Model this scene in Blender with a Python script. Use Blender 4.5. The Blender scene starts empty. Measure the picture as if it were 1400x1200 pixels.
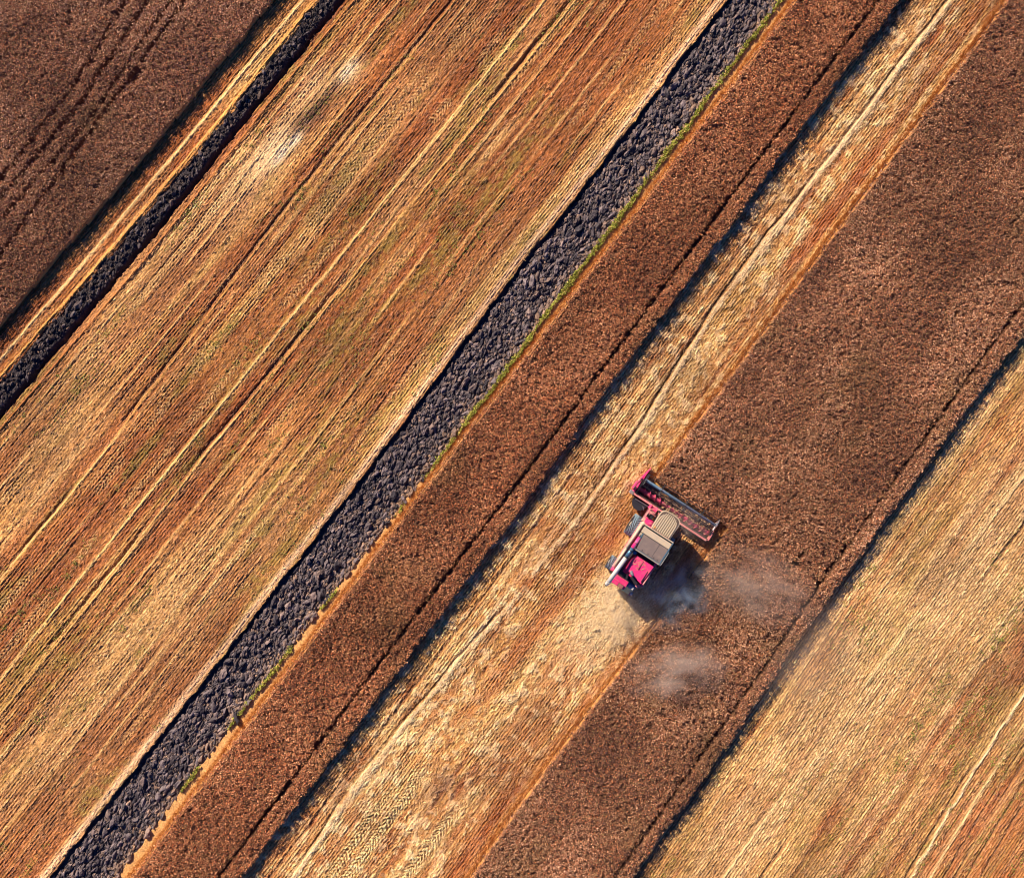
import bpy, bmesh, math, random
import numpy as np
from mathutils import Vector, Matrix

# ------------------------------------------------------------------ camera, sky, sun, exposure
scene = bpy.context.scene
CAM_H = 85.0
PXM = 18.0                       # photograph pixels per metre on the ground
cam_data = bpy.data.cameras.new('camera')
cam_data.sensor_width = 36.0
cam_data.lens = 36.0 * CAM_H / (1400 / PXM)
cam_data.clip_start = 1.0
cam_data.clip_end = 6000.0
cam = bpy.data.objects.new('camera', cam_data)
cam.location = (0, 0, CAM_H)
scene.collection.objects.link(cam)
scene.camera = cam

SUN_EL = math.radians(32.5)
TO_SUN = Vector((-0.61, 0.79, 0)).normalized()        # horizontal direction towards the sun
world = bpy.data.worlds.new('World')
scene.world = world
world.use_nodes = True
wn = world.node_tree.nodes
wl = world.node_tree.links
wn.clear()
sky = wn.new('ShaderNodeTexSky')
sky.sky_type = 'NISHITA'
sky.sun_disc = False
sky.sun_elevation = SUN_EL
sky.ozone_density = 5.0
sky.air_density = 0.75
sky.dust_density = 0.5
sky.sun_rotation = math.atan2(TO_SUN.x, TO_SUN.y)
bgd = wn.new('ShaderNodeBackground')
bgd.inputs['Strength'].default_value = 0.06
hs = wn.new('ShaderNodeHueSaturation'); hs.inputs['Saturation'].default_value = 1.3; hs.inputs['Hue'].default_value = .517
wo = wn.new('ShaderNodeOutputWorld')
wl.new(sky.outputs[0], hs.inputs['Color']); wl.new(hs.outputs[0], bgd.inputs[0])
wl.new(bgd.outputs[0], wo.inputs[0])

sun_data = bpy.data.lights.new('sun', 'SUN')
sun_data.energy = 5.0
sun_data.angle = math.radians(0.5)
sun_data.color = (1.0, 0.80, 0.60)
sun = bpy.data.objects.new('sun', sun_data)
sd = Vector((TO_SUN.x * math.cos(SUN_EL), TO_SUN.y * math.cos(SUN_EL), math.sin(SUN_EL)))
sun.rotation_euler = sd.to_track_quat('Z', 'Y').to_euler()
sun.location = (-60, 60, 90)
scene.collection.objects.link(sun)

scene.view_settings.view_transform = 'Standard'
scene.view_settings.look = 'None'
scene.view_settings.gamma = 1.0
scene.view_settings.exposure = 0.95
scene.cycles.filter_width = 1.0
scene.cycles.max_bounces = 5
scene.cycles.diffuse_bounces = 2
scene.cycles.volume_bounces = 2
scene.cycles.volume_step_rate = 1.5

COL = scene.collection
rng = np.random.default_rng(11)
random.seed(5)

# ------------------------------------------------------------------ frames of reference
def wpt(px, py, z=0.0):
    k = (CAM_H - z) / CAM_H / PXM
    return ((px - 700) * k, (600 - py) * k)

TX, TY = 0.61, 0.7924            # along the strips (u); across them (v)
def uv(x, y):
    return x * TX + y * TY, x * TY - y * TX
def xy(u, v):
    return u * TX + v * TY, u * TY - v * TX

def line(pts, z=0.0):
    q = sorted([uv(*wpt(px, py, z)) for px, py in pts])
    us = [a for a, b in q]; vs = [b for a, b in q]
    # straight continuation at both ends
    s0 = (vs[1] - vs[0]) / (us[1] - us[0]); s1 = (vs[-1] - vs[-2]) / (us[-1] - us[-2])
    us = [us[0] - 200] + us + [us[-1] + 200]
    vs = [vs[0] - 200 * s0] + vs + [vs[-1] + 200 * s1]
    return np.array(us), np.array(vs)
def at(L, u):
    return np.interp(u, L[0], L[1])

L1 = line([(368, 0), (350, 22), (117, 300), (0, 437)], 1.0)
L2L = line([(436, 0), (350, 112), (197, 297), (0, 522)])
L2R = line([(474, 0), (352, 147), (234, 297), (0, 574)])
L3L = line([(993, 0), (860, 176), (765, 297), (722, 350), (497, 650), (307, 895), (67, 1200)])
L3R = line([(1068, 0), (1050, 22), (850, 293), (800, 360), (590, 640), (385, 900), (158, 1200)])
L4 = line([(1080, 0), (1050, 40), (857, 297), (590, 645), (400, 898), (172, 1200)])
L5 = line([(1229, 0), (1050, 235), (1004, 300), (800, 572), (700, 710), (557, 900), (350, 1172)], 1.0)
L6 = line([(1372, 0), (1150, 300), (930, 600), (893, 650)])
L6B = line([(637, 1200), (700, 1107), (807, 960), (882, 861), (975, 739)])
L7 = line([(1402, 455), (1367, 500), (1147, 797), (1035, 960), (865, 1200)], 1.0)
TRC = line([(1200, 0), (1050, 200), (975, 300), (800, 535), (700, 670), (525, 897), (350, 1130)], 0.6)
TRE = line([(1400, 412), (1334, 500), (1120, 797), (1045, 910), (840, 1197)], 0.6)
WIN = line([(1300, 0), (1186, 150), (1072, 300), (975, 425), (882, 575), (795, 700), (700, 820), (632, 900), (525, 1025), (470, 1097), (400, 1200)])
T1 = line([(612, 7), (525, 115), (380, 295), (135, 620), (0, 790)])
T2 = line([(780, 0), (700, 100), (587, 240), (440, 420), (287, 605), (140, 795), (0, 965)])
T2B = line([(745, 0), (700, 57), (600, 185), (510, 295), (257, 610), (125, 772), (0, 930)])
TG1 = line([(690, 900), (567, 1070), (520, 1135), (470, 1205)])
TG2 = line([(730, 960), (600, 1137), (557, 1195)])
F1 = line([(1397, 950), (1342, 1034), (1245, 1197)])
F2 = line([(1215, 960), (1120, 1085), (1050, 1185)])
TA = [line([(150, 32), (85, 135), (20, 215)], .9), line([(207, 35), (120, 162), (7, 290)], .9),
      line([(180, 30), (100, 150), (10, 255)], .9), line([(240, 15), (150, 140), (60, 262)], .9)]

HEAD = math.radians(57)          # heading of the harvester
HO = Vector((10.677, -6.363, 0))
def mloc(x, y):                  # ground point in the harvester's own frame
    dx = x - HO.x; dy = y - HO.y
    return dx * math.cos(HEAD) + dy * math.sin(HEAD), -dx * math.sin(HEAD) + dy * math.cos(HEAD)

# ------------------------------------------------------------------ noise
_T = [np.random.default_rng(100 + i).random((256, 256)).astype(np.float32) for i in range(6)]
def vn(x, y, seed=0):
    T = _T[seed % 6]
    x = x + seed * 37.31 + 1000; y = y + seed * 11.97 + 1000
    xi = np.floor(x); yi = np.floor(y)
    fx = (x - xi).astype(np.float32); fy = (y - yi).astype(np.float32)
    xi = xi.astype(np.int64) & 255; yi = yi.astype(np.int64) & 255
    fx = fx * fx * (3 - 2 * fx); fy = fy * fy * (3 - 2 * fy)
    x1 = (xi + 1) & 255; y1 = (yi + 1) & 255
    a = T[xi, yi] * (1 - fx) + T[x1, yi] * fx
    b = T[xi, y1] * (1 - fx) + T[x1, y1] * fx
    return a * (1 - fy) + b * fy
def fbm(x, y, seed=0, oct=3):
    t = 0; a = 1; s = 0
    for i in range(oct):
        t = t + a * vn(x * 2 ** i, y * 2 ** i, seed + i * 7)
        s += a; a *= .55
    return t / s
def sst(a, b, x):
    t = np.clip((x - a) / (b - a), 0, 1)
    return t * t * (3 - 2 * t)
def mixc(c, d, t):
    return c * (1 - t[:, None]) + np.array(d, np.float32) * t[:, None]

# ------------------------------------------------------------------ materials
def new_mat(name):
    m = bpy.data.materials.new(name); m.use_nodes = True
    nt = m.node_tree
    return m, nt, nt.nodes['Principled BSDF']

def soil_mat(name, rough=0.95, nscale=9.0, lo=0.72, hi=1.28, bump=0.5, bdist=0.05, bscale=14.0):
    """vertex albedo x fine procedural variation, with a fine bump"""
    m, nt, b = new_mat(name)
    N, L = nt.nodes, nt.links
    at_ = N.new('ShaderNodeAttribute'); at_.attribute_name = 'albedo'
    tc = N.new('ShaderNodeTexCoord')
    n1 = N.new('ShaderNodeTexNoise'); n1.inputs['Scale'].default_value = nscale; n1.inputs['Detail'].default_value = 3
    L.new(tc.outputs['Object'], n1.inputs['Vector'])
    mr = N.new('ShaderNodeMapRange'); mr.inputs[1].default_value = .3; mr.inputs[2].default_value = .7
    mr.inputs[3].default_value = lo; mr.inputs[4].default_value = hi
    L.new(n1.outputs[0], mr.inputs[0])
    vm = N.new('ShaderNodeVectorMath'); vm.operation = 'SCALE'
    L.new(at_.outputs['Color'], vm.inputs[0]); L.new(mr.outputs[0], vm.inputs['Scale'])
    L.new(vm.outputs[0], b.inputs['Base Color'])
    n2 = N.new('ShaderNodeTexNoise'); n2.inputs['Scale'].default_value = bscale; n2.inputs['Detail'].default_value = 2
    L.new(tc.outputs['Object'], n2.inputs['Vector'])
    bp = N.new('ShaderNodeBump'); bp.inputs['Strength'].default_value = bump; bp.inputs['Distance'].default_value = bdist
    L.new(n2.outputs[0], bp.inputs['Height']); L.new(bp.outputs[0], b.inputs['Normal'])
    b.inputs['Roughness'].default_value = rough
    b.inputs['Specular IOR Level'].default_value = 0.15
    return m

def plant_mat(name, rough=0.8):
    m, nt, b = new_mat(name)
    a = nt.nodes.new('ShaderNodeAttribute'); a.attribute_name = 'albedo'
    nt.links.new(a.outputs['Color'], b.inputs['Base Color'])
    b.inputs['Roughness'].default_value = rough
    b.inputs['Specular IOR Level'].default_value = 0.2
    return m

M_STUB = soil_mat('stubble', bdist=.045, bump=.7)
M_EARTH = soil_mat('earth', lo=.6, hi=1.4)
M_CLOD = soil_mat('clod_earth', rough=.55, nscale=5, bump=.6, bdist=.05, bscale=9)
M_CROP = plant_mat('ripe_crop')
M_STRAW = plant_mat('straw')
M_GRASS = plant_mat('grass')

def tag(o, label=None, cat=None, group=None, kind=None):
    if label: o['label'] = label
    if cat: o['category'] = cat
    if group: o['group'] = group
    if kind: o['kind'] = kind
    return o

def np_mesh(name, co, faces, col, mat, smooth=False):
    """co (N,3), faces (F,k), col (N,3)"""
    me = bpy.data.meshes.new(name)
    n, (f, k) = len(co), faces.shape
    me.vertices.add(n); me.vertices.foreach_set('co', np.ascontiguousarray(co, np.float32).ravel())
    me.loops.add(f * k); me.loops.foreach_set('vertex_index', np.ascontiguousarray(faces, np.int32).ravel())
    me.polygons.add(f)
    me.polygons.foreach_set('loop_start', np.arange(0, f * k, k, dtype=np.int32))
    me.polygons.foreach_set('use_smooth', np.full(f, smooth, dtype=bool))
    me.update(calc_edges=True)
    ca = me.color_attributes.new('albedo', 'FLOAT_COLOR', 'POINT')
    c4 = np.ones((n, 4), np.float32); c4[:, :3] = np.clip(col, 0.005, .85)
    ca.data.foreach_set('color', c4.ravel())
    me.materials.append(mat)
    o = bpy.data.objects.new(name, me)
    COL.objects.link(o)
    return o

# ------------------------------------------------------------------ the fields as one relief, cut into strips
XM, YM = 45.0, 39.0
DU, DV = 0.08, 0.05
us = np.arange(-57, 57, DU); vs = np.arange(-58, 58, DV)

CREAM = (.77, .59, .30); STRAW = (.60, .375, .135); RUST = (.33, .125, .045); GREEN = (.22, .22, .055)
BROWN = (.135, .075, .045); SOIL = (.10, .062, .045); PALE = (.78, .60, .38)

def edges(u, v=None):
    w = lambda s, a: (fbm(u * .9, u * 0 + s, 2, 3) - .5) * a
    return dict(l1=at(L1, u) + w(1, .25), l2l=at(L2L, u) + w(5, .5), l2r=at(L2R, u) + w(9, .3), l3l=at(L3L, u) + w(13, .30),
                l3r=at(L3R, u) + w(17, .35), l4=at(L4, u) + w(21, .15), l5=at(L5, u) + w(25, .30), l6=at(L6, u) + w(29, .16),
                l6b=at(L6B, u) + w(33, .16), l7=at(L7, u) + w(37, .30))

def e_edge(u, v, e):
    """left edge of the big standing crop: stepped where the harvester is cutting"""
    x, y = xy(u, v)
    mx, my = mloc(x, y)
    return np.where(mx > 2.75, e['l6'], e['l6b'])

def warp(u, v):
    """rows follow the strip edges"""
    Ls = [L1, L2R, L3L, L3R, L5, L7]
    ref = [float(at(L, np.array(0.0))) for L in Ls]
    B = [at(L, u) for L in Ls]
    s = np.where(v < B[0], ref[0] + (v - B[0]), 0)
    for i in range(5):
        t = (v - B[i]) / (B[i + 1] - B[i])
        s = np.where((v >= B[i]) & (v < B[i + 1]), ref[i] + t * (ref[i + 1] - ref[i]), s)
    return np.where(v >= B[5], ref[5] + (v - B[5]), s)

def blob(u, v, px, py, ru, rv):
    a, b = uv(*wpt(px, py))
    return np.exp(-(((u - a) / ru) ** 2 + ((v - b) / rv) ** 2))

def field(u, v):
    n = len(u)
    e = edges(u)
    ee = e_edge(u, v, e)
    s = warp(u, v)
    reg = np.zeros(n, np.int8)
    reg[v >= e['l1']] = 1
    reg[v >= e['l2l']] = 2
    reg[v >= e['l2r']] = 3
    reg[v >= e['l3l']] = 4
    reg[v >= e['l3r']] = 5
    reg[v >= e['l5']] = 6
    reg[(v >= ee) & (v > e['l5'])] = 7
    reg[v >= e['l7']] = 8
    z = np.zeros(n, np.float32)
    col = np.tile(np.array(SOIL, np.float32), (n, 1))
    # ---------- stubble
    m = np.isin(reg, (1, 3, 6, 8))
    U, V, S, R = u[m], v[m], s[m], reg[m]
    G = R == 6; D = R == 3; F = R == 8; P = R == 1
    k = len(U)
    streak = fbm(U * .035, S * 1.1, 1, 3)
    streak2 = fbm(U * .12 + 5, S * 2.6, 2, 3)
    patch = fbm(U * .11, V * .16, 3, 3)
    fine = vn(U * 5, S * 9, 4)
    fine2 = vn(U * 9, S * 14, 5)
    dash = vn(U * 3.2, np.floor(S / .21) * 3.7, 0)
    row = .5 + .5 * np.cos(S * 2 * math.pi / .21 + (vn(U * .8, S * .7, 3) - .5) * 1.2)
    clean = np.maximum(sst(.3, .6, fbm(U * .16 + 9, S * .5, 4, 2)), F * .85)     # where the rows read clearly
    t = sst(.40, .60, streak * .50 + streak2 * .34 + patch * .16)
    base = mixc(np.tile(np.array(RUST, np.float32), (k, 1)), STRAW, t)
    base = mixc(base, CREAM, sst(.52, .80, streak2 * .5 + patch * .5) * .75)
    # D: more rust towards the top, straw bottom-left
    X, Y = xy(U, V)
    rustb = sst(.42, .68, fbm(U * .05 + 3, S * .35, 5, 3) + (Y + 5) * .0035) * (D * .75 + P * .7 + F * .25)
    base = mixc(base, (.30, .10, .035), rustb * .85)
    sk = .45 + 1.0 * sst(.35, .65, streak2)
    rb = 0
    for px, py, ru, rv, a_ in ((640, 70, 9, 3.2, .9), (800, 120, 8, 2.2, .8), (560, 60, 5, 2, .7), (470, 130, 4, 2, .6), (560, 430, 9, 2.4, .7), (390, 420, 7, 1.8, .6),
                               (200, 610, 8, 2.4, .7), (300, 650, 8, 1.6, .6), (60, 780, 6, 1.6, .6), (130, 960, 6, 1.3, .5), (640, 330, 7, 1.4, .5), (1290, 1120, 9, 2.0, .6), (1360, 640, 5, 1.5, .4)):
        rb = rb + a_ * blob(U, V, px, py, ru, rv)
    base = mixc(base, (.33, .115, .038), np.clip(rb * sk, 0, .85) * (D + F))
    lb = 0
    for px, py, ru, rv, a_ in ((200, 900, 14, 3.0, .5), (60, 650, 8, 1.5, .6), (760, 330, 16, 1.3, .6), (1250, 900, 12, 3.5, .55), (260, 330, 9, 2.2, .8), (90, 560, 8, 1.8, .8), (330, 250, 5, 1.6, .6), (300, 800, 12, 2.4, .6), (120, 1010, 8, 3.0, .6), (650, 380, 10, 1.6, .5), (560, 250, 5, 1.2, .4),
                               (1150, 940, 9, 2.2, .6), (1330, 760, 8, 2.0, .5), (1000, 1150, 6, 2, .5)):
        lb = lb + a_ * blob(U, V, px, py, ru, rv)
    base = mixc(base, (.72, .53, .27), np.clip(1.25 * lb * (1.35 - sk * .7), 0, .85) * (D + F))
    bn = fbm(U * .018 + 3, S * .80, 5, 2) * .75 + streak2 * .25
    base = mixc(base, (.27, .10, .042), sst(.56, .42, bn) * (D * .78 + F * .38) * (.55 + .45 * sst(.35, .6, patch)))
    base = mixc(base, (.70, .50, .27), sst(.52, .70, bn) * (D * .22 + F * .55))
    wr = (G * .50) + (F * .30)
    base = mixc(base, CREAM, wr * sst(.25, .65, fbm(U * .5, V * .7, 0, 3) * .6 + streak2 * .4))
    grn = sst(.54, .74, fbm(U * .13 + 40, S * .9, 1, 3)) * (D * 1.0 + F * .7) * sst(.25, .6, fine * .5 + vn(U * 2, V * 2, 2) * .5)
    base = mixc(base, GREEN, grn * .62)
    h = (.075 * row * (.35 + .65 * clean) + .05 * (fine - .5) + .03 * (fine2 - .5)) * (.8 + .5 * G)
    h += .045 * (dash - .5)
    h += .10 * (streak2 - .5) + .06 * (vn(U * 1.2, S * 1.6, 2) - .5)
    base = mixc(base, (.16, .07, .04), (1 - row) * (.52 + .22 * clean) * (1 - .2 * G))
    base *= (.62 + .76 * fine)[:, None] * (.72 + .56 * fine2)[:, None]
    # G: chaff heaps, lumpy cream blotches
    lump = fbm(U * 1.6, V * 1.9, 5, 3)
    h += G * .07 * sst(.5, .8, lump)
    base = mixc(base, PALE, G * .55 * sst(.52, .72, lump))
    base = mixc(base, (.42, .20, .08), G * .65 * sst(.55, .38, lump) * sst(.4, .6, streak2))
    # wheel tracks with tread chevrons
    def chev(c, w, amt, light=0.0, only=None, dep=.03, gate=True):
        nonlocal h, base
        d = V - c
        a = np.exp(-(d / w) ** 4) * amt
        if only is not None: a = a * only
        ph = U / .34 + np.abs(d) / .30 + 1.6 * vn(U * .9, V * 1.3, 2)
        if gate: a = a * sst(.38, .62, vn(U * .35, V * .8 + 9, 4)) * .8
        p = (ph - np.floor(ph) < .45).astype(np.float32)
        h += a * (.055 * p - dep)
        base = mixc(base, BROWN, a * (1 - p) * .45)
        if light: base = mixc(base, CREAM, a * p * light)
    worn = lambda q: sst(.25, .6, vn(U * .09 + q, U * 0 + q, 1))
    lL, lR, l5, l7 = at(L2R, U), at(L3L, U), at(L5, U), at(L7, U)
    for q, fr in enumerate((.09, .17, .27, .345, .43, .51, .60, .68, .76, .84, .92)):
        chev(lL + (lR - lL) * fr, .30, .8, .45, worn(q * 3.1), .025)
    chev(at(T2B, U) - 1.0, .36, 1, .5, D); chev(at(T2B, U) - 3.2, .36, 1, .5, D)
    chev(at(TG1, U), .45, 1.6, .6, G * sst(-22, -26, U), .03, False); chev(at(TG2, U), .45, 1.6, .6, G * sst(-23, -27, U), .03, False)
    chev(at(TG1, U) - 1.1, .42, 1.4, .6, G * sst(-25, -29, U), .03, False)
    for q, o in enumerate((1.5, 3.6, 6.2, 8.3, 11.4, 13.6)):
        chev(l7 + o, .33, .7, .4, worn(50 + q * 2.3) * F)
    chev(at(L1, U) + 2.05, .3, .8, .3, P); chev(at(L1, U) + 2.9, .3, .7, .3, P)
    # bright and dark single lines
    cnt = [0]
    def ln(c, w, colr, amt, dz, brk=0.0, only=1.0):
        nonlocal h, base
        cnt[0] += 1
        a = np.exp(-((V - c - .08 * (vn(U * .7, U * 0, 3) - .5)) / w) ** 2)
        if brk: a = a * sst(brk - .15, brk + .15, vn(U * .16, U * 0 + cnt[0] * 3.7, 4))
        a = a * only
        base = mixc(base, colr, a * amt); h += a * dz
    ln(at(T1, U), .10, BROWN, .85, -.16, .35, D); ln(at(T1, U) + .30, .08, STRAW, .7, .05, 0, D)
    ln(at(T2, U), .12, BROWN, .9, -.20, .33, D); ln(at(T2, U) + .34, .09, (.70, .46, .18), .7, .06, 0, D)
    ln(at(T2B, U), .13, (.80, .58, .25), .8, .07, 0, D)
    for q, fr in enumerate((.05, .13, .22, .31, .395, .56, .64, .72, .80, .88)):
        ln(lL + (lR - lL) * fr + .15, .09, (.72, .50, .23), .65, .04, .45, D)
        ln(lL + (lR - lL) * (fr + .03), .06, BROWN, .6, -.07, .5, D)
    ln(lR - .40, .26, (.70, .50, .34), .8, .03, 0, D)
    ln(lL + .55, .14, (.40, .17, .06), .8, .12, 0, D)
    ln(at(L1, U) + 1.62, .12, CREAM, .9, .06, 0, P); ln(at(L1, U) + 2.5, .07, (.70, .40, .14), .8, .05, 0, P)
    ln(at(L2L, U) - .22, .13, (.66, .36, .12), .9, .09, 0, P); ln(at(L1, U) + 1.35, .07, BROWN, .6, -.05, 0, P)
    # G: rut and the smooth cream band of chaff beside it
    wc = at(WIN, U) + .25 * (vn(U * .35, U * 0, 2) - .5)
    band = np.exp(-((V - wc) / (.10 + .12 * vn(U * .8, U * 0, 5))) ** 4) * G * sst(.12, .32, vn(U * .3, U * 0 + 3, 5))
    band *= .55 + .6 * sst(.3, .6, vn(U * 1.7, V * 2.5, 4)); band = np.clip(band, 0, 1)
    base = mixc(base, (.82, .68, .46), band * .6); h = h * (1 - .5 * band) + .07 * band
    ln(wc - .30, .11, BROWN, .9, -.22, .26, G)
    ln(l5 + 1.75, .08, BROWN, .75, -.10, .25, G); ln(l5 + 2.2, .18, CREAM, .5, .03, .4, G)
    ln(l5 + 3.1, .22, PALE, .7, .05, .5, G)
    red = sst(.42, .66, fbm(U * .07 + 13, S * .8, 3, 2)) * G * np.exp(-((V - ee[m] + .8) / .9) ** 2)
    base = mixc(base, (.32, .11, .04), red * .85)
    c2 = uv(*wpt(720, 876)); c1 = uv(*wpt(858, 705))
    mid = c1[1] + (U - c1[0]) * (c2[1] - c1[1]) / (c2[0] - c1[0])
    a = np.exp(-((V - mid) / .75) ** 4) * sst(c1[0] + 2.5, c1[0] - 1, U) * sst(c2[0] - 14, c2[0], U) * G
    base = mixc(base, (.36, .13, .045), a * .75 * sst(.2, .5, fine * .5 + streak2 * .5 + .1))
    base = mixc(base, (.20, .10, .06), blob(U, V, 603, 1072, 1.9, 1.0) * G * .8)
    # straw freshly thrown out behind the machine
    a = np.clip(blob(U, V, 850, 835, 2.8, 1.9) + blob(U, V, 800, 870, 3.5, 2.2) * .6 + blob(U, V, 835, 790, 1.5, .8), 0, 1) * G
    base = mixc(base, (.78, .60, .37), a * .75); h += a * .12 * lump
    # F: cream chaff line
    ln(at(F1, U) + .2 * (vn(U * 1.1, U * 0, 1) - .5), .11, (.82, .64, .36), .9, .08, .2, F); ln(at(F1, U) + 1.3, .14, CREAM, .6, .04, .4, F)
    ln(at(F1, U) - .35, .08, BROWN, .8, -.14, .4, F); ln(at(F2, U), .09, BROWN, .8, -.12, .35, F)
    ln(at(F2, U) - 2.3, .16, CREAM, .6, .03, .4, F)
    red = sst(2.2, 4.5, V - at(F1, U)) * F
    base = mixc(base, (.32, .12, .04), red * .7 * sst(.3, .6, streak2))
    for o in (2.2, 2.9, 3.7, 4.6):
        ln(at(F1, U) + o, .07, BROWN, .8, -.10, .25, F)
    # bare pale and dark patches in the big stubble
    a = np.clip(blob(U, V, 385, 195, 2.2, .8) + blob(U, V, 478, 98, 1.4, .7) * .9 + blob(U, V, 350, 235, 4, 1.2) * .5 + blob(U, V, 430, 120, 2, 1.2) * .5, 0, 1) * D
    base = mixc(base, PALE, a * .75)
    base = mixc(base, (.85, .76, .58), np.clip(blob(U, V, 405, 190, .7, .3) + .7 * blob(U, V, 385, 212, 1.0, .3) + .6 * blob(U, V, 475, 98, .8, .35), 0, 1) * D)
    base = mixc(base, (.13, .07, .055), np.clip(blob(U, V, 430, 152, 2.0, .75) + .7 * blob(U, V, 405, 172, .9, .4), 0, 1) * D * .85)
    mott = .62 + .68 * fbm(U * .11 + 31, V * .13, 4, 3)
    mott *= .86 + .28 * fbm(U * .5, S * .35, 2, 2)
    base = base * mott[:, None] * np.array((.99, .89, .69)) * (1 + sst(.22, .52, base[:, 1])[:, None] * np.array((.0, .03, .17))) * (1 + F[:, None] * np.array((.03, .06, .18)))
    z[m] = h + .02
    col[m] = base
    # the verge beside the crop edge stays untilled: short orange stalks
    # ---------- ploughed strips
    m = np.isin(reg, (2, 4))
    U, V, R = u[m], v[m], reg[m]
    cl = fbm(U * 2.0, V * 3.2, 2, 3)
    hh = -.20 + .38 * (cl - .5) + .08 * (vn(U * 7, V * 8, 3) - .5)
    dl = V - e['l3l'][m]; dr = e['l2r'][m] - V
    hh = np.where(R == 4, hh - .22 * (1 - sst(.15, .55, dl)), hh + .22 * sst(.25, .6, dr) - .26 * (1 - sst(.2, .5, dr)))
    hh = np.where((R == 4), hh + .14 * sst(.7, 0, e['l3r'][m] - V), hh)
    cc = mixc(np.tile(np.array((.085, .068, .07), np.float32), (len(U), 1)), (.26, .17, .12), sst(.62, .85, vn(U * 3, V * 3, 1)) * .7)
    cc = mixc(cc, (.028, .026, .034), (R == 2) * .8)
    cc = mixc(cc, (.40, .25, .14), (R == 4) * .75 * sst(.6, .1, e['l3r'][m] - V) * sst(.4, .7, vn(U * 4, V * 4, 4)))
    z[m] = hh; col[m] = cc
    # ---------- soil under the crops
    m = np.isin(reg, (0, 5, 7))
    U, V = u[m], v[m]
    z[m] = .05 * (fbm(U * 2, V * 2, 1, 2) - .5)
    cc = mixc(np.tile(np.array(SOIL, np.float32), (len(U), 1)), (.2, .12, .06), vn(U * 4, V * 4, 2))
    vg = ((reg[m] == 5) & (V < e['l4'][m] + .34)) | ((reg[m] == 7) & (V < ee[m] + .2))
    cc = mixc(cc, (.68, .38, .14), vg * (.6 + .4 * vn(U * 6, V * 6, 3)))
    col[m] = cc
    return z, col, reg

nu, nv = len(us), len(vs)
UU, VV = np.meshgrid(us, vs, indexing='ij')
XX, YY = xy(UU, VV)
inside = (np.abs(XX) < XM) & (np.abs(YY) < YM)
Zg = np.zeros((nu, nv), np.float32); Cg = np.zeros((nu, nv, 3), np.float32); Rg = np.full((nu, nv), -1, np.int8)
zf, cf, rf = field(UU[inside], VV[inside])
Zg[inside] = zf; Cg[inside] = cf; Rg[inside] = rf
q_ok = inside[:-1, :-1] & inside[1:, :-1] & inside[:-1, 1:] & inside[1:, 1:]
FIELDS = {
    0: ('field_soil', 'dark bare earth under the standing crop in the top left corner', 'soil', M_EARTH),
    1: ('stubble_field', 'narrow orange stubble strip between the top left crop and the thin ploughed strip', 'stubble', M_STUB),
    2: ('ploughed_soil', 'thin dark ploughed strip crossing the top left', 'soil', M_EARTH),
    3: ('stubble_field', 'widest rust and straw stubble field, left of the wide ploughed strip', 'stubble', M_STUB),
    4: ('ploughed_soil', 'wide dark ploughed strip running from top centre to bottom left', 'soil', M_EARTH),
    5: ('field_soil', 'earth under the narrow standing crop strip beside the wide ploughed strip', 'soil', M_EARTH),
    6: ('stubble_field', 'pale cream stubble strip with chaff line, being left by the harvester', 'stubble', M_STUB),
    7: ('field_soil', 'earth under the wide standing crop the harvester is cutting', 'soil', M_EARTH),
    8: ('stubble_field', 'golden stubble field in the bottom right corner', 'stubble', M_STUB),
}
idx = np.arange(nu * nv).reshape(nu, nv)
quads = np.stack([idx[:-1, :-1], idx[1:, :-1], idx[1:, 1:], idx[:-1, 1:]], -1)[q_ok]
qreg = Rg[:-1, :-1][q_ok]
flatco = np.stack([XX, YY, Zg], -1).reshape(-1, 3); flatc = Cg.reshape(-1, 3)
for r, (nm, lab, cat, mt) in FIELDS.items():
    q = quads[qreg == r][:, ::-1]
    uniq, inv = np.unique(q, return_inverse=True)
    o = np_mesh(nm, flatco[uniq], inv.reshape(q.shape), flatc[uniq], mt, smooth=True)
    tag(o, lab, cat, kind='structure')
del flatco, flatc, quads, XX, YY, UU, VV, Cg

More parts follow.
